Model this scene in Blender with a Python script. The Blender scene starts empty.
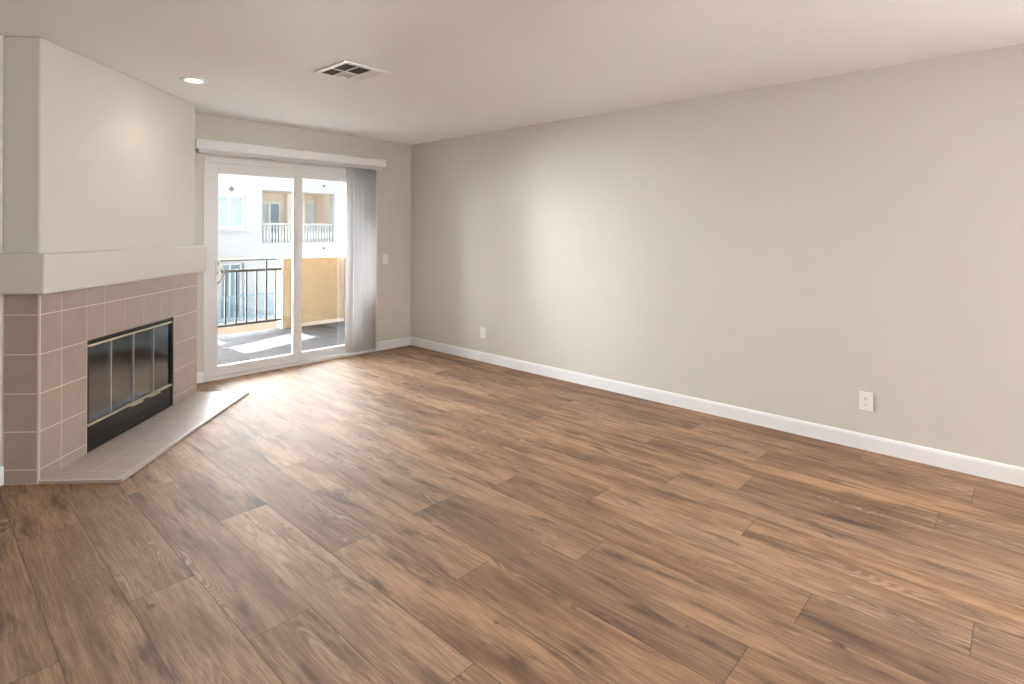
import bpy, bmesh, math, random
from mathutils import Vector, Matrix, Euler
random.seed(7)
S = bpy.context.scene
C = S.collection
R = math.radians

# ------------------------------------------------------------------ camera
cam_data = bpy.data.cameras.new('camera')
cam = bpy.data.objects.new('camera', cam_data)
C.objects.link(cam)
S.camera = cam
cam.location = (0, 0, 1.39)
cam.rotation_euler = (Matrix.Rotation(R(-47.37), 4, 'Z') @ Matrix.Rotation(R(90), 4, 'X') @ Matrix.Rotation(R(0.272), 4, 'Z')).to_euler()
cam_data.sensor_fit = 'HORIZONTAL'
cam_data.sensor_width = 36
cam_data.lens = 557.74 / 1024 * 36
cam_data.shift_y = -(342 - 231.34) / 1024
cam_data.clip_start = 0.05
cam_data.clip_end = 200

# ------------------------------------------------------------------ world, sun, exposure
vs = S.view_settings
S.display_settings.display_device = 'sRGB'
vs.view_transform = 'Standard'
vs.look = 'None'
vs.gamma = 1
vs.use_curve_mapping = False
vs.exposure = 1.12
SKY_BACK, SKY_FRONT = 1.0, 42.0
world = bpy.data.worlds.new('world')
S.world = world
world.use_nodes = True
bg = world.node_tree.nodes['Background']
bg.inputs[0].default_value = (0.93, 0.965, 1.0, 1)
# sky made far brighter toward +Y, mostly out of view, to light the room
wn = world.node_tree
tc = wn.nodes.new('ShaderNodeTexCoord')
sx = wn.nodes.new('ShaderNodeSeparateXYZ')
wn.links.new(tc.outputs['Generated'], sx.inputs[0])
wr = wn.nodes.new('ShaderNodeMapRange')
wr.interpolation_type = 'SMOOTHSTEP'
wr.inputs['From Min'].default_value = -0.1
wr.inputs['From Max'].default_value = 0.55
wr.inputs['To Min'].default_value = SKY_BACK
wr.inputs['To Max'].default_value = SKY_FRONT
wn.links.new(sx.outputs[1], wr.inputs['Value'])
wz = wn.nodes.new('ShaderNodeMapRange')      # the added brightness falls off higher up
wz.interpolation_type = 'SMOOTHSTEP'
wz.inputs['From Min'].default_value = 0.30
wz.inputs['From Max'].default_value = 0.62
wz.inputs['To Min'].default_value = 1.0
wz.inputs['To Max'].default_value = 0.12
wn.links.new(sx.outputs[2], wz.inputs['Value'])
wm = wn.nodes.new('ShaderNodeMath')
wm.operation = 'MULTIPLY'
wn.links.new(wr.outputs['Result'], wm.inputs[0])
wn.links.new(wz.outputs['Result'], wm.inputs[1])
wx = wn.nodes.new('ShaderNodeMath')
wx.operation = 'MAXIMUM'
wx.inputs[1].default_value = SKY_BACK
wn.links.new(wm.outputs[0], wx.inputs[0])
wn.links.new(wx.outputs[0], bg.inputs[1])

sd = bpy.data.lights.new('sun', 'SUN')
sd.energy = 42.0
sd.color = (1.0, 0.95, 0.87)
sd.angle = R(0.6)
sun = bpy.data.objects.new('sun', sd)
C.objects.link(sun)
sun.location = (-8, 0, 10)
sun.rotation_euler = Vector((0.92, 0.34, -1.0)).to_track_quat('-Z', 'Y').to_euler()


def area_light(name, loc, aim, sx, sy, energy, color):
    d = bpy.data.lights.new(name, 'AREA')
    d.shape = 'RECTANGLE'
    d.size = sx
    d.size_y = sy
    d.energy = energy
    d.color = color
    o = bpy.data.objects.new(name, d)
    C.objects.link(o)
    o.location = loc
    o.rotation_euler = Vector(aim).to_track_quat('-Z', 'Z').to_euler()
    return o


# added fill light, set in a made-up window opening behind the camera
area_light('added_fill_light', (4.27, -2.95, 1.30), (-1, 0, 0), 1.9, 1.4, 155, (0.86, 0.93, 1.0))

pt = area_light('door_portal', (2.75, 5.64, 1.05), (0, -1, 0), 1.82, 2.05, 1, (1, 1, 1))
pt.data.cycles.is_portal = True

# ------------------------------------------------------------------ materials


def new_mat(name):
    m = bpy.data.materials.new(name)
    m.use_nodes = True
    nt = m.node_tree
    return m, nt, nt.nodes['Principled BSDF'], nt.nodes['Material Output']


def simple(name, col, rough=0.5, metal=0.0, bump=0.0, bscale=200, var=0.0, vscale=6, spec=None, emit=None):
    m, nt, p, out = new_mat(name)
    p.inputs['Base Color'].default_value = (*col, 1)
    p.inputs['Roughness'].default_value = rough
    p.inputs['Metallic'].default_value = metal
    if spec is not None:
        p.inputs['Specular IOR Level'].default_value = spec
    if emit:
        p.inputs['Emission Color'].default_value = (*col, 1)
        p.inputs['Emission Strength'].default_value = emit
    geo = nt.nodes.new('ShaderNodeNewGeometry')
    if bump:
        n = nt.nodes.new('ShaderNodeTexNoise')
        n.inputs['Scale'].default_value = bscale
        n.inputs['Detail'].default_value = 3
        nt.links.new(geo.outputs['Position'], n.inputs['Vector'])
        b = nt.nodes.new('ShaderNodeBump')
        b.inputs['Strength'].default_value = bump
        b.inputs['Distance'].default_value = 0.004
        nt.links.new(n.outputs['Fac'], b.inputs['Height'])
        nt.links.new(b.outputs['Normal'], p.inputs['Normal'])
    n2 = nt.nodes.new('ShaderNodeTexNoise')
    n2.inputs['Scale'].default_value = vscale
    n2.inputs['Detail'].default_value = 4
    nt.links.new(geo.outputs['Position'], n2.inputs['Vector'])
    hs = nt.nodes.new('ShaderNodeHueSaturation')
    hs.inputs['Color'].default_value = (*col, 1)
    mr = nt.nodes.new('ShaderNodeMapRange')
    mr.inputs['From Min'].default_value = 0.3
    mr.inputs['From Max'].default_value = 0.7
    v = max(var, 0.004)
    mr.inputs['To Min'].default_value = 1 - v
    mr.inputs['To Max'].default_value = 1 + v
    nt.links.new(n2.outputs['Fac'], mr.inputs['Value'])
    nt.links.new(mr.outputs['Result'], hs.inputs['Value'])
    nt.links.new(hs.outputs['Color'], p.inputs['Base Color'])
    return m


M = {}
M['wall'] = simple('wall_paint', (0.71, 0.68, 0.635), 0.55, bump=0.25, bscale=110)
M['ceiling'] = simple('ceiling_paint', (0.93, 0.935, 0.94), 0.6, bump=0.3, bscale=90)
M['trim'] = simple('white_trim', (0.95, 0.96, 0.98), 0.32)
M['vinyl'] = simple('white_vinyl', (0.84, 0.84, 0.84), 0.30)
M['plastic'] = simple('white_plastic', (0.97, 0.97, 0.96), 0.3)
M['slot'] = simple('dark_slot', (0.03, 0.03, 0.03), 0.6)
M['vane'] = simple('vinyl_vane', (0.90, 0.90, 0.91), 0.35)
nt_ = M['vane'].node_tree
tr_ = nt_.nodes.new('ShaderNodeBsdfTranslucent')
tr_.inputs[0].default_value = (0.90, 0.91, 0.92, 1)
mx_ = nt_.nodes.new('ShaderNodeMixShader')
mx_.inputs[0].default_value = 0.25
nt_.links.new(nt_.nodes['Principled BSDF'].outputs[0], mx_.inputs[1])
nt_.links.new(tr_.outputs[0], mx_.inputs[2])
nt_.links.new(mx_.outputs[0], nt_.nodes['Material Output'].inputs['Surface'])
M['tile'] = simple('beige_tile', (0.40, 0.325, 0.275), 0.42, bump=0.12, bscale=60, var=0.05, vscale=9)
M['hearth_tile'] = simple('hearth_tile', (0.52, 0.45, 0.42), 0.35, bump=0.1, bscale=60, var=0.05, vscale=9)
M['grout'] = simple('grout', (0.78, 0.70, 0.62), 0.8, bump=0.2)
M['edge'] = simple('tile_edge_trim', (0.55, 0.50, 0.47), 0.35)
M['black'] = simple('black_metal', (0.012, 0.012, 0.013), 0.35)
M['brass'] = simple('polished_brass', (0.92, 0.84, 0.68), 0.38, metal=1.0)
M['bronze'] = simple('dark_bronze', (0.10, 0.085, 0.075), 0.35, metal=0.8)
M['brick'] = simple('refractory_panel', (0.30, 0.29, 0.285), 0.85, bump=0.5, bscale=40, var=0.25, vscale=14)
M['stucco'] = simple('tan_stucco', (0.34, 0.245, 0.150), 0.9, bump=0.6, bscale=70, var=0.08, vscale=12)
M['concrete'] = simple('concrete', (0.55, 0.52, 0.50), 0.85, bump=0.3, var=0.08)
M['asphalt'] = simple('asphalt', (0.05, 0.05, 0.05), 0.95, var=0.1)
M['rail'] = simple('painted_rail', (0.022, 0.018, 0.016), 0.7, spec=0.2)
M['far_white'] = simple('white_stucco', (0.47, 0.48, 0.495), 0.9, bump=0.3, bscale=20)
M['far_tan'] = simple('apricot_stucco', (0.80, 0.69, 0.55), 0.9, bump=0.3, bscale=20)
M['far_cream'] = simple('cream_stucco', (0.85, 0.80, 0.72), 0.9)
M['far_pink'] = simple('peach_stucco', (0.62, 0.42, 0.31), 0.9)
M['far_frame'] = simple('white_window_frame', (0.85, 0.86, 0.86), 0.4)
M['curtain'] = simple('pale_curtain', (0.62, 0.70, 0.74), 0.8)
M['teal'] = simple('teal_painted_metal', (0.22, 0.40, 0.47), 0.5)
M['baluster'] = simple('baluster_plaster', (0.74, 0.78, 0.80), 0.8)
M['dull_metal'] = simple('galvanised_steel', (0.10, 0.11, 0.10), 0.5, metal=0.3)
M['lens'] = simple('lamp_lens', (1.0, 0.86, 0.68), 0.4, emit=14)
M['socket_ring'] = simple('lamp_baffle', (0.55, 0.53, 0.50), 0.35)


def glass_mat(name, tint, refl_tint, rough, base_refl):
    m, nt, p, out = new_mat(name)
    nt.nodes.remove(p)
    t = nt.nodes.new('ShaderNodeBsdfTransparent')
    t.inputs[0].default_value = (*tint, 1)
    g = nt.nodes.new('ShaderNodeBsdfGlossy')
    g.inputs[0].default_value = (*refl_tint, 1)
    g.inputs['Roughness'].default_value = rough
    fr = nt.nodes.new('ShaderNodeFresnel')
    fr.inputs['IOR'].default_value = 1.5
    mr = nt.nodes.new('ShaderNodeMapRange')
    mr.inputs['To Min'].default_value = base_refl
    mr.inputs['To Max'].default_value = 1.0
    nt.links.new(fr.outputs[0], mr.inputs['Value'])
    mx = nt.nodes.new('ShaderNodeMixShader')
    nt.links.new(mr.outputs['Result'], mx.inputs[0])
    nt.links.new(t.outputs[0], mx.inputs[1])
    nt.links.new(g.outputs[0], mx.inputs[2])
    nt.links.new(mx.outputs[0], out.inputs['Surface'])
    return m


M['glass'] = glass_mat('door_glass', (0.95, 0.965, 0.96), (1, 1, 1), 0.0, 0.02)
M['smoked'] = glass_mat('smoked_glass', (0.55, 0.55, 0.56), (0.62, 0.74, 0.86), 0.10, 0.30)
M['far_glass'] = simple('far_window_glass', (0.42, 0.52, 0.56), 0.12)
M['far_glass_dark'] = simple('far_window_glass_dark', (0.20, 0.29, 0.34), 0.12)


def balcony_floor_mat():
    m, nt, p, out = new_mat('balcony_floor')
    geo = nt.nodes.new('ShaderNodeNewGeometry')
    br = nt.nodes.new('ShaderNodeTexBrick')
    br.offset = 0.4
    br.inputs['Color1'].default_value = (0.056, 0.058, 0.066, 1)
    br.inputs['Color2'].default_value = (0.045, 0.047, 0.054, 1)
    br.inputs['Mortar'].default_value = (0.025, 0.025, 0.03, 1)
    br.inputs['Scale'].default_value = 1
    br.inputs['Mortar Size'].default_value = 0.004
    br.inputs['Brick Width'].default_value = 1.2
    br.inputs['Row Height'].default_value = 0.14
    nt.links.new(geo.outputs['Position'], br.inputs['Vector'])
    nt.links.new(br.outputs['Color'], p.inputs['Base Color'])
    p.inputs['Roughness'].default_value = 0.9
    p.inputs['Specular IOR Level'].default_value = 0.1
    return m


M['deck'] = balcony_floor_mat()


def floor_mat():
    m, nt, p, out = new_mat('oak_laminate')
    N = nt.nodes.new
    L = nt.links.new

    def math_(op, a, b=None, c=None):
        n = N('ShaderNodeMath')
        n.operation = op
        for i, v in enumerate((a, b, c)):
            if v is None:
                continue
            if isinstance(v, (int, float)):
                n.inputs[i].default_value = v
            else:
                L(v, n.inputs[i])
        return n.outputs[0]

    def ramp(v, a, b, lo=0.0, hi=1.0):
        n = N('ShaderNodeMapRange')
        n.interpolation_type = 'SMOOTHSTEP'
        L(v, n.inputs['Value'])
        n.inputs['From Min'].default_value = a
        n.inputs['From Max'].default_value = b
        n.inputs['To Min'].default_value = lo
        n.inputs['To Max'].default_value = hi
        return n.outputs['Result']

    def mix(f, a, b, mode='MIX'):
        n = N('ShaderNodeMix')
        n.data_type = 'RGBA'
        n.blend_type = mode
        if isinstance(f, (int, float)):
            n.inputs[0].default_value = f
        else:
            L(f, n.inputs[0])
        for i, v in ((6, a), (7, b)):
            if isinstance(v, tuple):
                n.inputs[i].default_value = (*v, 1)
            else:
                L(v, n.inputs[i])
        return n.outputs[2]

    uv = N('ShaderNodeUVMap')
    uv.uv_map = 'plank'
    at = N('ShaderNodeAttribute')
    at.attribute_name = 'pid'
    sep = N('ShaderNodeSeparateXYZ')
    L(uv.outputs[0], sep.inputs[0])
    u, v = sep.outputs[0], sep.outputs[1]
    sc = N('ShaderNodeSeparateColor')
    L(at.outputs['Color'], sc.inputs[0])
    r1, r2, r3 = sc.outputs[0], sc.outputs[1], sc.outputs[2]

    def noise(su, sv, scale=1.0, detail=3.0, rough=0.5, seed=0.0, dist=0.0):
        cmb = N('ShaderNodeCombineXYZ')
        L(math_('MULTIPLY_ADD', u, su, math_('MULTIPLY', r1, 37.0)), cmb.inputs[0])
        L(math_('MULTIPLY_ADD', v, sv, math_('MULTIPLY', r2, 53.0)), cmb.inputs[1])
        L(math_('MULTIPLY_ADD', r3, 71.0, seed), cmb.inputs[2])
        n = N('ShaderNodeTexNoise')
        n.inputs['Scale'].default_value = scale
        n.inputs['Detail'].default_value = detail
        n.inputs['Roughness'].default_value = rough
        n.inputs['Distortion'].default_value = dist
        L(cmb.outputs[0], n.inputs['Vector'])
        return n.outputs['Fac']

    # long soft tone drift along the board
    drift = noise(8, 1.5, detail=5, rough=0.6, seed=1)
    base = mix(ramp(drift, 0.34, 0.66), (0.255, 0.134, 0.072), (0.580, 0.350, 0.200))
    # per board tone
    base = mix(ramp(r1, 0.0, 1.0, 0.0, 0.40), base, (0.310, 0.176, 0.105))
    base = mix(ramp(r3, 0.45, 1.0, 0.0, 0.40), base, (0.500, 0.325, 0.210))
    base = mix(ramp(r2, 0.62, 1.0, 0.0, 0.40), base, (0.185, 0.112, 0.075))
    # fine pore streaks
    fine = noise(190, 7, detail=4, rough=0.6, seed=2)
    base = mix(ramp(fine, 0.37, 0.63, 0.0, 0.44), base, (0.150, 0.085, 0.055))
    med = noise(34, 1.5, detail=3, seed=3)
    base = mix(ramp(med, 0.50, 0.75, 0.0, 0.35), base, (0.160, 0.090, 0.058))
    base = mix(ramp(med, 0.46, 0.25, 0.0, 0.30), base, (0.520, 0.345, 0.240))
    # cathedral figure: contour bands of a stretched field, limed in places
    fld = noise(5.5, 0.75, detail=2.0, rough=0.55, seed=4, dist=0.3)
    bands = math_('SINE', math_('MULTIPLY', fld, 260.0))
    cm = math_('MULTIPLY', ramp(noise(9.0, 1.1, detail=1, seed=5), 0.54, 0.68), ramp(r2, 0.15, 0.5, 0.25, 1.0))
    lime = math_('MULTIPLY', ramp(bands, 0.15, 0.95, 0.0, 0.38), cm)
    dark = math_('MULTIPLY', ramp(bands, -0.1, -0.9, 0.0, 0.26), cm)
    base = mix(dark, base, (0.125, 0.068, 0.045))
    base = mix(lime, base, (0.56, 0.42, 0.32))
    # dark smoky smudges and knots
    sm = noise(13, 2.2, detail=6, rough=0.64, seed=6, dist=0.3)
    base = mix(ramp(sm, 0.51, 0.71, 0.0, 0.84), base, (0.105, 0.068, 0.050))
    st = noise(24, 7.0, detail=5, rough=0.6, seed=8, dist=0.3)
    base = mix(ramp(st, 0.64, 0.76, 0.0, 0.75), base, (0.065, 0.040, 0.030))
    # micro bevel at the board edges
    e1 = math_('MINIMUM', u, math_('SUBTRACT', 0.226, u))
    e2 = math_('MINIMUM', v, math_('SUBTRACT', 1.525, v))
    e = math_('MINIMUM', e1, e2)
    base = mix(ramp(e, 0.0006, 0.0022, 0.72, 0.0), base, (0.06, 0.035, 0.025))
    L(base, p.inputs['Base Color'])
    rg = ramp(fine, 0.3, 0.7, 0.60, 0.72)
    L(rg, p.inputs['Roughness'])
    p.inputs['Specular IOR Level'].default_value = 0.3
    hgt = math_('ADD', ramp(e, 0.0, 0.003), math_('MULTIPLY', fine, 0.12))
    b = N('ShaderNodeBump')
    b.inputs['Strength'].default_value = 0.30
    b.inputs['Distance'].default_value = 0.0012
    L(hgt, b.inputs['Height'])
    L(b.outputs[0], p.inputs['Normal'])
    return m


M['floor'] = floor_mat()

# ------------------------------------------------------------------ mesh helpers


class MB:
    """collects shapes and links them as one mesh object"""

    def __init__(self):
        self.bm = bmesh.new()

    def box(self, x0, x1, y0, y1, z0, z1, mi=0, bev=0.0, rot=None, piv=None):
        t = bmesh.new()
        bmesh.ops.create_cube(t, size=1)
        for v in t.verts:
            v.co = Vector((x0 + (v.co.x + .5) * (x1 - x0), y0 + (v.co.y + .5) * (y1 - y0), z0 + (v.co.z + .5) * (z1 - z0)))
        if bev:
            bmesh.ops.bevel(t, geom=t.edges[:], offset=bev, segments=2, affect='EDGES', profile=0.6)
        if rot is not None:
            pv = Vector(piv) if piv is not None else Vector(((x0 + x1) / 2, (y0 + y1) / 2, (z0 + z1) / 2))
            for v in t.verts:
                v.co = pv + rot @ (v.co - pv)
        self._add(t, mi)

    def prism(self, poly, z0, z1, mi=0, bev=0.0):
        t = bmesh.new()
        a = [t.verts.new((p[0], p[1], z0)) for p in poly]
        b = [t.verts.new((p[0], p[1], z1)) for p in poly]
        n = len(poly)
        t.faces.new(a[::-1])
        t.faces.new(b)
        for i in range(n):
            t.faces.new((a[i], a[(i + 1) % n], b[(i + 1) % n], b[i]))
        bmesh.ops.recalc_face_normals(t, faces=t.faces[:])
        if bev:
            bmesh.ops.bevel(t, geom=t.edges[:], offset=bev, segments=3, affect='EDGES', profile=0.6)
        self._add(t, mi)

    def lathe(self, prof, loc, seg=24, mi=0, axis=None, cap=True):
        """prof: list of (radius, height) from bottom to top"""
        t = bmesh.new()
        rings = []
        for r, z in prof:
            rings.append([t.verts.new((r * math.cos(2 * math.pi * k / seg), r * math.sin(2 * math.pi * k / seg), z)) for k in range(seg)])
        for a, b in zip(rings, rings[1:]):
            for k in range(seg):
                t.faces.new((a[k], a[(k + 1) % seg], b[(k + 1) % seg], b[k]))
        if cap:
            t.faces.new(rings[0][::-1])
            t.faces.new(rings[-1])
        for f in t.faces:
            f.smooth = True
        bmesh.ops.recalc_face_normals(t, faces=t.faces[:])
        rm = axis if axis is not None else Matrix.Identity(3)
        for v in t.verts:
            v.co = Vector(loc) + rm @ v.co
        self._add(t, mi)

    def tube(self, pts, r, seg=10, mi=0):
        t = bmesh.new()
        pts = [Vector(p) for p in pts]
        rings = []
        for i, p in enumerate(pts):
            d = (pts[min(i + 1, len(pts) - 1)] - pts[max(i - 1, 0)]).normalized()
            q = d.to_track_quat('Z', 'Y')
            rings.append([t.verts.new(p + q @ Vector((r * math.cos(2 * math.pi * k / seg), r * math.sin(2 * math.pi * k / seg), 0))) for k in range(seg)])
        for a, b in zip(rings, rings[1:]):
            for k in range(seg):
                t.faces.new((a[k], a[(k + 1) % seg], b[(k + 1) % seg], b[k]))
        t.faces.new(rings[0][::-1])
        t.faces.new(rings[-1])
        for f in t.faces:
            f.smooth = True
        bmesh.ops.recalc_face_normals(t, faces=t.faces[:])
        self._add(t, mi)

    def _add(self, t, mi):
        for f in t.faces:
            f.material_index = mi
        me = bpy.data.meshes.new('tmp')
        t.to_mesh(me)
        t.free()
        self.bm.from_mesh(me)
        bpy.data.meshes.remove(me)

    def build(self, name, mats, parent=None, loc=None):
        me = bpy.data.meshes.new(name)
        self.bm.to_mesh(me)
        self.bm.free()
        if not isinstance(mats, (list, tuple)):
            mats = [mats]
        for m in mats:
            me.materials.append(m)
        o = bpy.data.objects.new(name, me)
        C.objects.link(o)
        if parent is not None:
            o.parent = parent
        if loc is not None:
            o.location = loc
        return o


def tag(o, label=None, cat=None, group=None, kind=None):
    if label:
        o['label'] = label
    if cat:
        o['category'] = cat
    if group:
        o['group'] = group
    if kind:
        o['kind'] = kind
    return o


def empty(name, loc, rz=0.0):
    o = bpy.data.objects.new(name, None)
    o.empty_display_size = 0.1
    C.objects.link(o)
    o.location = loc
    o.rotation_euler = (0, 0, rz)
    return o


def struct(o, label=None):
    o['kind'] = 'structure'
    if label:
        o['label'] = label
    return o


def holed(mb, a0, a1, b0, b1, holes, put):
    """fill the rectangle a0..a1 x b0..b1 with cells, skipping the holes"""
    xs = sorted({a0, a1, *[h[0] for h in holes], *[h[1] for h in holes]})
    ys = sorted({b0, b1, *[h[2] for h in holes], *[h[3] for h in holes]})
    for i in range(len(xs) - 1):
        for j in range(len(ys) - 1):
            cx, cy = (xs[i] + xs[i + 1]) / 2, (ys[j] + ys[j + 1]) / 2
            if any(h[0] < cx < h[1] and h[2] < cy < h[3] for h in holes):
                continue
            put(xs[i], xs[i + 1], ys[j], ys[j + 1])


# ------------------------------------------------------------------ room shell
CX, CY, H = 4.176, 5.518, 2.44
XL, YB = -2.6, -4.1
WA = Vector((0.4946, 3.9507, 0))         # left front corner of the chimney breast
FA = R(45.63)
F = Vector((math.cos(FA), math.sin(FA), 0))
NF = Vector((F.y, -F.x, 0))
FW = 1.64                                # chimney breast width
P5 = WA - NF * 0.195                     # where the return meets the left wall

# floor: one mesh of laminate boards with a board-local UV and a random tone
PW, PL = 0.226, 1.525
offs = {-1: .755, 0: .24, 1: .93, 2: .405, 3: 1.3, 4: .675, 5: .135, 6: .68, 7: 1.39, 8: .6, 9: .13, 10: .955, 11: 1.46, 12: 1.135, 13: .31, 14: 1.2, 15: .2, 16: .75}
bm = bmesh.new()
uvl = bm.loops.layers.uv.new('plank')
col = bm.loops.layers.float_color.new('pid')
for k in range(-14, 18):
    x0 = 0.338 + k * PW
    if x0 >= CX or x0 + PW <= XL:
        continue
    off = offs.get(k, random.random() * PL)
    j = math.floor((YB - off) / PL)
    while off + j * PL < CY + 0.02:
        y0 = off + j * PL
        ya, yb = max(y0, YB), min(y0 + PL, CY + 0.02)
        xa, xb = max(x0, XL), min(x0 + PW, CX)
        rr = (random.random(), random.random(), random.random())
        f = bm.faces.new([bm.verts.new(c) for c in ((xa, ya, 0), (xb, ya, 0), (xb, yb, 0), (xa, yb, 0))])
        for lp in f.loops:
            lp[uvl].uv = (lp.vert.co.x - x0, lp.vert.co.y - y0)
            lp[col] = (*rr, 1)
        j += 1
me = bpy.data.meshes.new('floor')
bm.to_mesh(me)
bm.free()
me.materials.append(M['floor'])
fl = bpy.data.objects.new('floor', me)
C.objects.link(fl)
struct(fl, 'warm brown oak laminate plank floor with dark smudges')
b = MB()
b.box(XL, CX, YB, CY + 0.02, -0.12, -0.002)
struct(b.build('floor_slab', M['concrete']))

# ceiling with openings for the vent and the recessed light
LX, LY = 1.362, 4.285
VX0, VX1, VY0, VY1 = 1.822, 2.165, 3.088, 3.460
b = MB()
holed(b, XL - .1, CX + .12, YB - .1, CY + .14,
      [(LX - .056, LX + .056, LY - .056, LY + .056), (VX0 + .025, VX1 - .025, VY0 + .025, VY1 - .025)],
      lambda x0, x1, y0, y1: b.box(x0, x1, y0, y1, H, H + .12))
b.box(XL - .1, CX + .12, YB - .1, CY + .14, H + .30, H + .36)
for x0, x1, y0, y1 in ((LX - .1, LX - .07, LY - .1, LY + .1), (LX + .07, LX + .1, LY - .1, LY + .1), (LX - .1, LX + .1, LY - .1, LY - .07), (LX - .1, LX + .1, LY + .07, LY + .1)):
    b.box(x0, x1, y0, y1, H + .1, H + .32)
struct(b.build('ceiling', M['ceiling']))

# walls
b = MB()
holed(b, YB - .1, CY + .14, -0.12, H, [(-3.9, -2.0, .6, 2.0)], lambda x0, x1, y0, y1: b.box(CX, CX + .12, x0, x1, y0, y1))
struct(b.build('wall_right', M['wall']))
DX0, DX1, DZ = 1.838, 3.668, 2.065       # rough opening of the sliding door
b = MB()
holed(b, XL - .1, CX, -0.12, H, [(DX0, DX1, -0.03, DZ)], lambda x0, x1, y0, y1: b.box(x0, x1, CY, CY + .14, y0, y1))
struct(b.build('wall_back', M['wall']))
b = MB()
b.box(XL, P5.x, P5.y, P5.y + .1, 0, H)
struct(b.build('wall_left', M['wall']))
b = MB()
holed(b, XL - .1, CX, -0.12, H, [], lambda x0, x1, y0, y1: b.box(x0, x1, YB - .1, YB, y0, y1))
struct(b.build('wall_rear', M['wall']))
b = MB()
b.box(XL - .1, XL, YB, CY, 0, H)
struct(b.build('wall_far_left', M['wall']))

# chimney breast above the tiles, straight to the ceiling
P2 = WA + F * FW
t2 = (CY - P2.y) / -NF.y
P3 = P2 - NF * t2
b = MB()
b.prism([WA, P2, P3, (P5.x, CY), P5], 1.03, H)
o = b.build('wall_chimney', M['wall'])
bv = o.modifiers.new('bevel', 'BEVEL')
bv.width = 0.012
bv.segments = 3
struct(o)


def baseboard(name, x0, x1, y0, y1, face):
    """face: 'x-' / 'y-' tells which side looks into the room"""
    t = 0.014
    if face == 'y-':
        prof = [(y1, 0), (y1 - t, 0), (y1 - t, .082), (y1 - t * .75, .094), (y1 - t * .3, .1), (y1, .1)]
    else:
        prof = [(x1, 0), (x1 - t, 0), (x1 - t, .082), (x1 - t * .75, .094), (x1 - t * .3, .1), (x1, .1)]
    m = bmesh.new()
    rows = []
    for s in (0, 1):
        if face == 'y-':
            rows.append([m.verts.new(((x0, x1)[s], p[0], p[1])) for p in prof])
        else:
            rows.append([m.verts.new((p[0], (y0, y1)[s], p[1])) for p in prof])
    n = len(prof)
    m.faces.new(rows[0])
    m.faces.new(rows[1][::-1])
    for i in range(n):
        m.faces.new((rows[0][i], rows[0][(i + 1) % n], rows[1][(i + 1) % n], rows[1][i]))
    bmesh.ops.recalc_face_normals(m, faces=m.faces[:])
    me = bpy.data.meshes.new(name)
    m.to_mesh(me)
    m.free()
    me.materials.append(M['trim'])
    o = bpy.data.objects.new(name, me)
    C.objects.link(o)
    return struct(o)


baseboard('baseboard_right', 0, CX, YB, CY, 'x-')
baseboard('baseboard_back', DX1 + .004, CX, 0, CY, 'y-')
baseboard('baseboard_chimney', 1.72, DX0, 0, CY, 'y-')
baseboard('baseboard_left', XL, P5.x + .008, 0, P5.y, 'y-')

# added unseen window behind the camera, framing the fill light for the room
for nm, ax in (('added_window_1', 'x'),):
    b = MB()
    for a0, a1, z0, z1 in ((0, 1.9, .60, .65), (0, 1.9, 1.95, 2.0), (0, .05, .65, 1.95), (1.85, 1.9, .65, 1.95), (.925, .975, .65, 1.95)):
        if ax == 'x':
            b.box(CX + .02, CX + .07, -3.9 + a0, -3.9 + a1, z0, z1)
        else:
            b.box(1.95 + a0, 1.95 + a1, YB - .07, YB - .02, z0, z1)
    struct(b.build(nm, M['vinyl']))

# ------------------------------------------------------------------ sliding glass door
door = empty('door_1', (DX0, CY, 0))
struct(door, 'white framed sliding glass door to the balcony')
D = lambda x: x - DX0
b = MB()   # outer frame, sits in the wall, coordinates relative to the opening
b.box(0, .045, -.006, .12, 0.0, DZ, bev=.002)
b.box(D(DX1) - .045, D(DX1), -.006, .12, 0.0, DZ, bev=.002)
b.box(.045, D(DX1) - .045, -.006, .12, DZ - .05, DZ, bev=.002)
b.box(0, D(DX1), -.012, .12, -0.03, .030, bev=.002)
b.box(.045, D(DX1) - .045, .028, .034, .030, .048)
b.box(.045, D(DX1) - .045, .078, .084, .030, .048)
b.build('door_frame', M['vinyl'], door)


def sash(name, x0, x1, y0, y1, sl, sr, zt, zb):
    m = MB()
    z0, z1 = .034, DZ - .048
    m.box(x0, x0 + sl, y0, y1, z0, z1, bev=.003)
    m.box(x1 - sr, x1, y0, y1, z0, z1, bev=.003)
    m.box(x0 + sl, x1 - sr, y0, y1, z0, zb, bev=.003)
    m.box(x0 + sl, x1 - sr, y0, y1, zt, z1, bev=.003)
    # glazing bead
    for q in ((x0 + sl, x0 + sl + .008, zb, zt), (x1 - sr - .008, x1 - sr, zb, zt), (x0 + sl, x1 - sr, zb, zb + .008), (x0 + sl, x1 - sr, zt - .008, zt)):
        m.box(q[0], q[1], y0 + .006, y1 - .006, q[2], q[3])
    o = m.build(name, M['vinyl'], door)
    g = MB()
    g.box(x0 + sl, x1 - sr, (y0 + y1) / 2 - .002, (y0 + y1) / 2 + .002, zb, zt)
    g.build('glass_pane', M['glass'], o)
    return o


s1 = sash('sliding_panel', .045, D(2.765), .010, .050, .078, .062, 1.925, .112)
s2 = sash('fixed_panel', D(2.745), D(DX1) - .045, .060, .100, .060, .078, 1.935, .105)
h = MB()
hx = D(1.962)
h.box(hx - .018, hx + .018, .000, .010, .875, 1.115, bev=.004)
pts = [(hx + .004, .004, 1.085), (hx + .012, -.028, 1.07), (hx + .030, -.048, 1.03), (hx + .038, -.052, .995), (hx + .030, -.048, .955), (hx + .012, -.028, .915), (hx + .004, .004, .900)]
h.tube(pts, .011, 12)
h.box(hx - .006, hx + .022, -.016, .002, .975, 1.005, bev=.003)
h.build('door_handle', M['vinyl'], s1)

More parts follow.
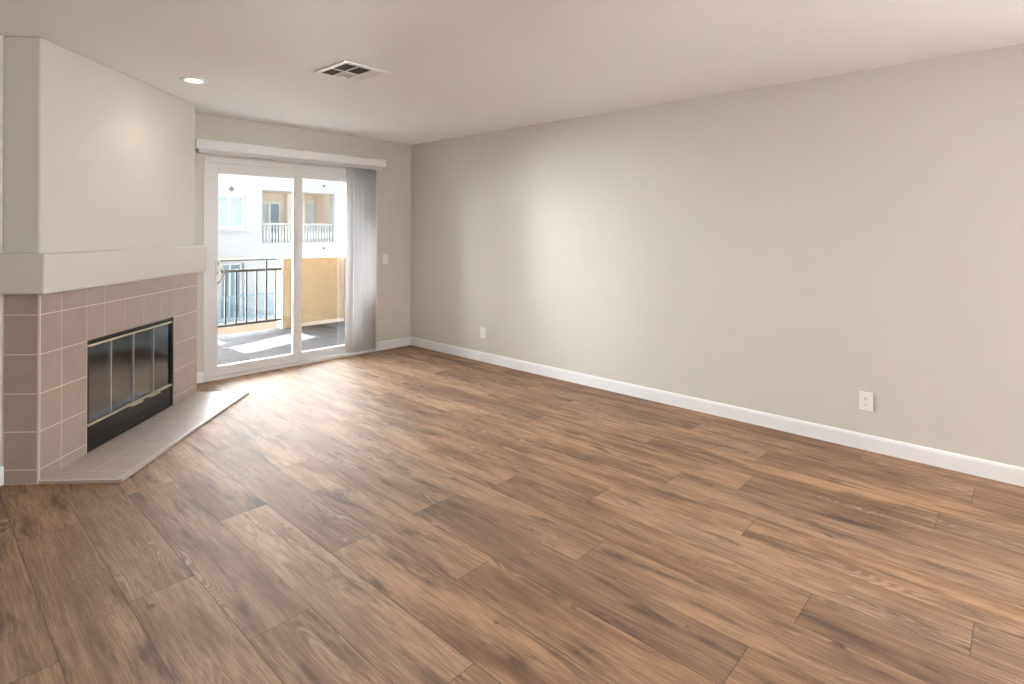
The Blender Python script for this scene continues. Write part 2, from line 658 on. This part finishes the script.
# ------------------------------------------------------------------ vertical blind
vb = empty('vertical_blind', (1.748, 5.43, 0))
tag(vb, 'white vertical blind stacked open at the right end of its long valance', 'blind')
b = MB()
b.box(0, 2.004, 0, .010, 2.118, 2.205, bev=.003)
b.box(0, .010, .010, .086, 2.118, 2.205)
b.box(1.994, 2.004, .010, .086, 2.118, 2.205)
b.box(0, 2.004, .010, .086, 2.195, 2.205)
b.build('valance', M['trim'], vb)
b = MB()
b.box(.03, 1.975, .030, .075, 2.085, 2.125, bev=.003)
b.build('headrail', M['vane'], vb)
nv = 20
proto = None
for i in range(nv):
    x = 1.566 + i * 0.0158
    ang = R(122) + R(random.uniform(-4, 4))
    if i == nv - 1:
        ang = R(168)
    if i == 0:
        ang = R(135)
    if proto is None:
        m = bmesh.new()
        nn = 8
        cols = []
        for s in range(nn + 1):
            t = s / nn - .5
            y = -0.006 * (1 - (2 * t) ** 2)
            cols.append((m.verts.new((t * .089, y, .045)), m.verts.new((t * .089, y, 2.075))))
        for s in range(nn):
            f = m.faces.new((cols[s][0], cols[s + 1][0], cols[s + 1][1], cols[s][1]))
            f.smooth = True
        me = bpy.data.meshes.new('vane')
        m.to_mesh(me)
        m.free()
        me.materials.append(M['vane'])
        o = bpy.data.objects.new('vane', me)
        sm = o.modifiers.new('thick', 'SOLIDIFY')
        sm.thickness = .0012
        proto = o
    else:
        o = proto.copy()
    C.objects.link(o)
    o.parent = vb
    o.location = (x, .050, 0)
    o.rotation_euler = (0, 0, ang)

# ------------------------------------------------------------------ fireplace (local x runs along the face, -y into the room)
fp = empty('fireplace', WA, FA)
tag(fp, 'corner gas fireplace with beige square tiles, plaster mantel and black firebox', 'fireplace')
OU0, OU1, OZ = 0.372, 1.325, 0.712       # opening
b = MB()    # masonry core behind the tiles
b.box(0.002, OU0, .011, .195, 0, 1.03)
b.box(OU1, 1.672, .011, .195, 0, 1.03)
b.box(OU0, OU1, .011, .195, OZ, 1.03)
b.build('masonry_core', M['grout'], fp)
# tiles
b = MB()
rows = [0, .078, .285, .492, .706, .922, 1.040]
cu = [0.008, .162, .366, .526, .731, .940, 1.150, 1.325, 1.524, 1.680]
g = .005
for i in range(len(cu) - 1):
    for j in range(len(rows) - 1):
        u0, u1, z0, z1 = cu[i], cu[i + 1], rows[j], rows[j + 1]
        if u0 > .36 and u1 < 1.33 and z0 < .70:
            continue
        if j == 4:
            z0 = max(z0, .706)
        b.box(u0 + g / 2, u1 - g / 2, 0, .010, z0 + g / 2, z1 - g / 2, 0, bev=.0012)
for j in range(len(rows) - 1):
    b.box(0, .010, .012, .186, rows[j] + g / 2, rows[j + 1] - g / 2, 0, bev=.0012)
    b.box(1.672, 1.682, .012, .186, rows[j] + g / 2, rows[j + 1] - g / 2, 0, bev=.0012)
# grout bed
b.box(.004, OU0 - .002, .0015, .011, 0, 1.03, 1)
b.box(OU1 + .001, 1.678, .0015, .011, 0, 1.03, 1)
b.box(OU0 - .002, OU1 + .001, .0015, .011, OZ, 1.03, 1)
b.box(.0015, .010, .010, .190, 0, 1.03, 1)
# outer corner bead
b.box(0.0005, .0075, .0005, .0075, 0, 1.03, 1, bev=.001)
b.build('tile_surround', [M['tile'], M['grout']], fp)
# mantel: a plaster shelf wrapping the front and the left return
b = MB()
OV = .094
b.prism([(-OV, -OV), (1.655, -OV), (1.655, .004), (.0, .004), (.0, .20), (-OV, .20)], 1.043, 1.258, bev=.014)
b.build('mantel', M['wall'], fp)
# hearth
hd, hl = .430, 1.680
ht = .020
b = MB()
b.box(.0, hl - .004, -hd + .012, -.001, 0, ht - .0006, 1)
us = [0.004, .105, .310, .515, .720, .925, 1.130, 1.335, 1.540, hl - .004]
vsn = [-.002, -.205, -hd + .016]
for i in range(len(us) - 1):
    for j in range(2):
        b.box(us[i] + g / 2, us[i + 1] - g / 2, vsn[j + 1] + g / 2, vsn[j] - g / 2, .004, ht, 0, bev=.001)
b.box(.0, hl, -hd - .004, -hd + .014, 0, ht + .001, 2, bev=.003)
b.box(hl - .006, hl + .006, -hd, -.001, 0, ht + .001, 2, bev=.003)
b.build('hearth', [M['hearth_tile'], M['grout'], M['edge']], fp)
b = MB()
b.box(-.002, .004, -hd - .006, -.001, 0, ht - .003)
b.build('hearth_end', M['tile'], fp)
# firebox
b = MB()
b.box(OU0 + .02, OU1 - .02, .50, .52, .02, OZ)
b.box(OU0 + .01, OU0 + .03, .03, .52, .02, OZ)
b.box(OU1 - .03, OU1 - .01, .03, .52, .02, OZ)
b.box(OU0 + .01, OU1 - .01, .03, .52, OZ - .02, OZ)
b.box(OU0 + .01, OU1 - .01, .03, .52, .01, .05)
for i in range(8):
    b.box(OU0 + .03, OU1 - .03, .492, .501, .07 + i * .08, .135 + i * .08, bev=.003)
b.build('firebox', M['brick'], fp)
b = MB()
b.box(OU0 + .001, OU0 + .022, .006, .045, .021, OZ - .002)
b.box(OU1 - .024, OU1 - .001, .002, .045, .021, OZ - .002)
b.box(OU0 + .001, OU1 - .001, .008, .045, OZ - .032, OZ - .002)
b.build('firebox_frame', M['black'], fp)
b = MB()
b.box(OU0 + .012, OU1 - .022, .010, .045, .021, .180, bev=.002)
b.box(OU0 + .018, OU1 - .028, .006, .012, .028, .092, bev=.002)
b.box(OU0 + .018, OU1 - .028, .006, .012, .098, .170, bev=.002)
b.build('lower_panel', M['black'], fp)
for nm, z0, z1 in (('top_brass_bar', .668, .680), ('bottom_brass_bar', .180, .192)):
    b = MB()
    b.box(OU0 + .006, OU1 - .022, .000, .014, z0, z1, bev=.002)
    tag(b.build(nm, M['brass'], fp), 'polished brass bar')
gx = [OU0 + .020, .612, .846, 1.082, OU1 - .024]
for i in range(4):
    gp = MB()
    gp.box(gx[i] + .002, gx[i + 1] - .002, .016, .021, .192, .668)
    gpo = gp.build('glass_panel', M['smoked'], fp)
    if i:
        q = MB()
        q.box(gx[i] - .002, gx[i] + .002, .011, .022, .192, .668)
        q.build('panel_edge_strip', M['edge'], gpo)
for ux in (.79, 1.00):
    q = MB()
    q.tube([(ux - .035, .004, .186), (ux - .022, -.024, .188), (ux + .075, -.030, .188), (ux + .092, .004, .186)], .0055, 10)
    q.box(ux - .030, ux + .085, -.036, -.020, .1835, .1925, bev=.002)
    tag(q.build('pull_handle', M['brass'], fp), 'brass pull handle')

# ------------------------------------------------------------------ wall plates


def outlet(loc, rz, label):
    e = empty('outlet', loc, rz)           # local -y looks into the room
    tag(e, label, 'outlet')
    q = MB()
    q.box(-.037, .037, -.006, 0, -.059, .059, bev=.0025)
    q.build('cover_plate', M['plastic'], e)
    for s in (-1, 1):
        f = MB()
        f.prism([(.017 * math.cos(a) * 1.0, 0.0145 * math.sin(a)) for a in [2 * math.pi * k / 20 for k in range(20)]], 0, .0035)
        for v in f.bm.verts:
            x, y, z = v.co
            v.co = (x, -.005 - z, y + s * .0195)
        fo = f.build('socket_face', M['plastic'], e)
        sl = MB()
        sl.box(-.0075, -.0050, -.0092, -.008, s * .0195 - .003, s * .0195 + .006)
        sl.box(.0050, .0075, -.0092, -.008, s * .0195 - .002, s * .0195 + .005)
        sl.box(-.0022, .0022, -.0092, -.008, s * .0195 - .010, s * .0195 - .0055)
        sl.build('slot', M['slot'], fo)
    sc = MB()
    sc.lathe([(.003, 0), (.003, .0015)], (0, -.0055, 0), 12, axis=Matrix.Rotation(R(90), 3, 'X'))
    sc.build('screw', M['edge'], e)
    return e


outlet((CX, .748, .312), R(-90), 'white duplex outlet low on the right wall, the nearer and larger one')
outlet((CX, 4.258, .306), R(-90), 'white duplex outlet low on the right wall, the small far one near the corner')
e = empty('light_switch', (3.804, CY, 1.056))
tag(e, 'white rocker light switch on the back wall between blind and corner', 'switch')
q = MB()
q.box(-.037, .037, -.006, 0, -.060, .060, bev=.0025)
q.build('cover_plate', M['plastic'], e)
q = MB()
q.box(-.017, .017, -.010, -.005, -.033, .033, bev=.002, rot=Matrix.Rotation(R(4), 3, 'X'))
q.build('rocker', M['plastic'], e)

# ------------------------------------------------------------------ ceiling vent
vt = empty('ceiling_vent', ((VX0 + VX1) / 2, (VY0 + VY1) / 2, H))
tag(vt, 'square white metal air vent in the ceiling, some louvres coloured dark as shade', 'vent')
ox, oy = (VX0 + VX1) / 2, (VY0 + VY1) / 2
q = MB()
th = .009
ix0, ix1, iy0, iy1 = VX0 + .033, VX1 - .033, VY0 + .038, VY1 - .035
midx, midy, strip = 1.945, 3.285, 2.045
for x0, x1, y0, y1 in ((VX0, ix0, VY0, VY1), (ix1, VX1, VY0, VY1), (ix0, ix1, VY0, iy0), (ix0, ix1, iy1, VY1)):
    q.box(x0 - ox, x1 - ox, y0 - oy, y1 - oy, -th, -.001, bev=.002)
for x0, x1, y0, y1 in ((midx - .006, midx + .006, iy0, iy1), (ix0, strip, midy - .008, midy + .008), (strip, strip + .010, iy0, iy1)):
    q.box(x0 - ox, x1 - ox, y0 - oy, y1 - oy, -th, .004)
q.build('vent_frame', M['trim'], vt)
q = MB()
for x0, x1, y0, y1 in ((VX0 + .026, VX0 + .030, VY0 + .026, VY1 - .026), (VX1 - .030, VX1 - .026, VY0 + .026, VY1 - .026), (VX0 + .030, VX1 - .03, VY0 + .026, VY0 + .030), (VX0 + .03, VX1 - .03, VY1 - .030, VY1 - .026)):
    q.box(x0 - ox, x1 - ox, y0 - oy, y1 - oy, .001, .18)
q.box(VX0 + .026 - ox, VX1 - .026 - ox, VY0 + .026 - oy, VY1 - .026 - oy, .18, .185)
q.build('vent_duct', M['dull_metal'], vt)
# louvre blades: the four square fields open toward the camera, the end field opens away from it
for fx0, fx1, fy0, fy1, ax, tilt in ((ix0, midx - .006, iy0, midy - .008, 'y', -50), (ix0, midx - .006, midy + .008, iy1, 'y', -50),
                                     (midx + .006, strip, iy0, midy - .008, 'y', -50), (midx + .006, strip, midy + .008, iy1, 'x', 62),
                                     (strip + .010, ix1, iy0, iy1, 'x', 30)):
    q = MB()
    n = max(3, int(((fy1 - fy0) if ax == 'y' else (fx1 - fx0)) / .016))
    for i in range(n):
        if ax == 'y':
            c = fy0 + (i + .5) * (fy1 - fy0) / n
            q.box(fx0 - ox, fx1 - ox, c - .010 - oy, c + .010 - oy, -.001, .0, rot=Matrix.Rotation(R(tilt), 3, 'X'))
        else:
            c = fx0 + (i + .5) * (fx1 - fx0) / n
            q.box(c - .010 - ox, c + .010 - ox, fy0 - oy, fy1 - oy, -.001, .0, rot=Matrix.Rotation(R(tilt), 3, 'Y'))
    q.build('louvre_field', M['dull_metal'] if ax == 'y' else M['trim'], vt)  # dark metal on some fields stands in for shade between the blades

# ------------------------------------------------------------------ recessed ceiling light
rl = empty('recessed_light', (LX, LY, H))
tag(rl, 'round recessed ceiling light with white trim, switched on, by the chimney', 'ceiling light')
q = MB()
q.lathe([(.088, -.001), (.088, -.004), (.080, -.009), (.060, -.010), (.053, -.004), (.053, .0)], (0, 0, 0), 40, cap=False)
q.build('trim_ring', M['trim'], rl)
q = MB()
q.lathe([(.0535, -.006), (.050, .02), (.046, .075)], (0, 0, 0), 32, cap=False)
q.build('reflector', M['socket_ring'], rl)
q = MB()
q.lathe([(.010, -.010), (.030, -.006), (.038, .006), (.040, .022), (.038, .05)], (0, 0, 0), 28)
q.build('bulb', M['lens'], rl, (-.006, .007, .004))
ld = bpy.data.lights.new('recessed_lamp', 'SPOT')
ld.energy = 4.5
ld.spot_size = R(140)
ld.spot_blend = 0.8
ld.shadow_soft_size = 0.04
ld.color = (1.0, 0.90, 0.78)
lo = bpy.data.objects.new('lamp_light', ld)
C.objects.link(lo)
lo.parent = rl
lo.location = (0, 0, -.016)

# ------------------------------------------------------------------ balcony
BY0, BY1 = CY + .14, 7.87
BXL, BXR = 1.70, 4.66
b = MB()
b.box(BXL - .14, BXR + .14, BY0 - .02, BY1 + .14, -.20, -.03)
struct(b.build('balcony_floor', M['deck']), 'grey balcony floor')
b = MB()
b.box(BXL - .14, BXR + .14, BY0, BY1 + .14, 2.40, 2.56)
struct(b.build('balcony_ceiling', M['stucco']))
b = MB()   # left end wall, out of view, with openings shaped to throw the sun patches
holed(b, BY0, BY1 + .14, -.03, 2.40, [(6.20, 6.72, 1.0, 2.17), (6.96, 7.20, 1.0, 1.10)], lambda y0, y1, z0, z1: b.box(BXL - .02, BXL, y0, y1, z0, z1))
struct(b.build('wall_balcony_left', M['stucco']))
b = MB()
b.box(BXR, BXR + .14, BY0, BY1 + .14, -.03, 2.40)
struct(b.build('wall_balcony_right', M['stucco']))
b = MB()
b.box(3.695, BXR, BY1, BY1 + .14, -.03, .985, bev=.012)
b.box(3.665, 3.790, BY1 - .03, BY1 + .17, -.03, .990, bev=.012)
b.box(3.79, BXR, BY1 - .008, BY1, -.03, .022, 1)
struct(b.build('wall_parapet', [M['stucco'], M['concrete']]), 'tan stucco balcony parapet')
rg = empty('balcony_railing', (BXL, BY1 + .02, -.03))
tag(rg, 'dark painted metal balcony railing beyond the sliding glass door', 'railing')
RX = lambda x: x - BXL
q = MB()
q.box(0, RX(3.665), -.018, .018, .848, .880, bev=.003)
q.build('top_rail', M['rail'], rg)
q = MB()
q.box(0, RX(3.665), -.010, .010, .998, 1.015, bev=.003)
q.build('guard_rail', M['rail'], rg)
q = MB()
q.box(0, RX(3.665), -.015, .015, .122, .150, bev=.003)
q.build('bottom_rail', M['rail'], rg)
k = 0
x = 3.585
pb = None
while x > BXL + .05:
    tall = k in (1, 8)
    if tall:
        q = MB()
        q.box(-.011, .011, -.011, .011, .15, 1.0)
        o = q.build('rail_post', M['rail'], rg)
    elif pb is None:
        q = MB()
        q.box(-.010, .010, -.010, .010, .15, .85)
        o = pb = q.build('baluster', M['rail'], rg)
    else:
        o = pb.copy()
        C.objects.link(o)
    o.location = (RX(x), 0, 0)
    x -= .1365
    k += 1

# ------------------------------------------------------------------ apartment building across the way
ab = empty('apartment_building', (7.0, 20.0, -3.0))
tag(ab, 'white stucco apartment building with balconies seen through the glass door', 'building')
AX = lambda x: x - 7.0
AZ = lambda z: z + 3.0


def apart(name, boxes, m, parent=ab, bev=0):
    q = MB()
    for x0, x1, y0, y1, z0, z1 in boxes:
        q.box(AX(x0), AX(x1), y0, y1, AZ(z0), AZ(z1), bev=bev)
    return q.build(name, m, parent)


# facade, left bay (slightly proud) with the window hole
q = MB()
holed(q, 2.0, 8.40, -4.0, 4.0, [(6.90, 8.01, 1.46, 2.57), (7.22, 7.98, -1.75, .24)], lambda x0, x1, y0, y1: q.box(AX(x0), AX(x1), 0, .35, AZ(y0), AZ(y1)))
holed(q, 8.40, 14.0, -4.0, 4.0, [(8.60, 11.42, .93, 2.83), (8.60, 11.42, 3.32, 3.9), (9.5, 13.0, -1.7, .1)],
      lambda x0, x1, y0, y1: q.box(AX(x0), AX(x1), .03, .42, AZ(y0), AZ(y1)))
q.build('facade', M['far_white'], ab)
apart('roof_ledge', [(2.0, 8.40, -.12, .0, .38, .44)], M['far_tan'])
apart('sill', [(6.78, 8.13, -.08, 0, 1.36, 1.46)], M['far_white'])
w = apart('window', [(6.90, 8.01, .10, .16, 1.46, 1.51), (6.90, 8.01, .10, .16, 2.52, 2.57), (6.90, 6.95, .10, .16, 1.51, 2.52), (7.96, 8.01, .10, .16, 1.51, 2.52), (7.44, 7.53, .08, .16, 1.51, 2.52)], M['far_frame'])
apart('window_pane', [(6.95, 7.44, .14, .15, 1.51, 2.52), (7.53, 7.96, .14, .15, 1.51, 2.52)], M['far_glass'], w)
q = MB()
rt = Matrix.Rotation(R(45), 3, 'Y')
q.box(AX(7.54) - .07, AX(7.54) + .07, -.02, .0, AZ(2.80) - .07, AZ(2.80) + .07, rot=rt)
q.build('diamond_ornament', M['dull_metal'], ab)
# recessed balcony
apart('balcony_recess', [(8.45, 11.57, 1.7, 1.8, .6, 2.95), (8.45, 8.60, .42, 1.7, .6, 2.95), (11.42, 11.57, .42, 1.7, .6, 2.95), (8.45, 11.57, .42, 1.8, 2.83, 2.95)], M['far_tan'])
apart('balcony_slab', [(8.45, 11.57, .42, 1.8, .5, .6)], M['far_white'])
w = apart('patio_door', [(8.62, 10.0, 1.62, 1.70, 2.42, 2.50), (8.62, 8.68, 1.62, 1.70, .6, 2.42), (9.52, 9.60, 1.60, 1.70, .6, 2.42), (9.94, 10.0, 1.62, 1.70, .6, 2.42)], M['far_frame'])
q = MB()
for i in range(11):
    x0 = 8.70 + i * .075
    q.box(AX(x0), AX(x0 + .066), 1.665, 1.672, AZ(.62), AZ(2.42))
q.build('curtain', M['curtain'], w)
apart('dark_pane', [(9.60, 9.94, 1.66, 1.67, .6, 2.42)], M['far_glass_dark'], w)
apart('column', [(10.15, 10.42, 1.35, 1.7, .6, 2.83), (10.70, 10.86, 1.35, 1.7, .6, 2.83)], M['far_cream'])
w = apart('balcony_window', [(11.40 - .40, 11.42, 1.62, 1.70, 2.50, 2.62), (11.0, 11.06, 1.62, 1.70, .9, 2.5)], M['far_cream'])
apart('window_pane', [(11.06, 11.42, 1.66, 1.68, .9, 2.5)], M['curtain'], w)
# turned balusters
apart('handrail', [(8.60, 11.42, .16, .34, 1.58, 1.66)], M['far_white'])
prof = [(.030, 0), (.030, .05), (.018, .08), (.040, .20), (.042, .26), (.018, .42), (.016, .50), (.030, .58), (.032, .64)]
bp = None
for i in range(25):
    if bp is None:
        q = MB()
        q.lathe(prof, (0, 0, 0), 10)
        bp = o = q.build('turned_baluster', M['baluster'], ab)
    else:
        o = bp.copy()
        C.objects.link(o)
    o.location = (AX(8.66 + i * .114), .25, AZ(.93))
for z in (3.11, .71):
    q = MB()
    q.lathe([(.05, 0), (.05, .10)], (AX(10.98), .13, AZ(z)), 14, axis=Matrix.Rotation(R(90), 3, 'X'))
    q.build('drain_spout', M['dull_metal'], ab)
# upper balcony glimpse and lower storey
apart('upper_guard', [(8.60, 11.42, .2, .24, 3.32, 3.95)], M['teal'])
w = apart('lower_door', [(7.22, 7.98, .20, .30, .18, .24), (7.22, 7.30, .20, .30, -1.75, .18), (7.92, 7.98, .20, .30, -1.75, .18), (7.55, 7.60, .20, .30, -1.75, .18)], M['far_frame'])
apart('dark_pane', [(7.30, 7.92, .26, .28, -1.75, .18)], M['far_glass_dark'], w)
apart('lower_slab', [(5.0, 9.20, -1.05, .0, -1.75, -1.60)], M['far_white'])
apart('lower_band', [(5.0, 14.0, -1.10, -.02, -3.4, -1.75)], M['far_pink'])
lr = apart('lower_railing', [(5.0, 9.15, -1.02, -.98, -.80, -.75), (5.0, 9.15, -1.02, -.98, -1.52, -1.48), (9.11, 9.15, -1.0, 0, -.80, -.75)], M['teal'])
bp = None
for i in range(42):
    if bp is None:
        q = MB()
        q.box(-.010, .010, -.010, .010, AZ(-1.60), AZ(-.77))
        bp = o = q.build('picket', M['teal'], lr)
    else:
        o = bp.copy()
        C.objects.link(o)
    o.parent = lr
    o.location = (AX(9.13 - i * .095), -1.0, 0)

# added block, out of view, that keeps the direct sun off the facade
apart('sun_blocker', [(4.7, 5.8, -2.6, .3, -3.4, 10.5)], M['far_white'])

# ground between the buildings
b = MB()
b.box(-20, 40, 8.2, 40, -6.2, -6.0)
struct(b.build('ground', M['asphalt']))
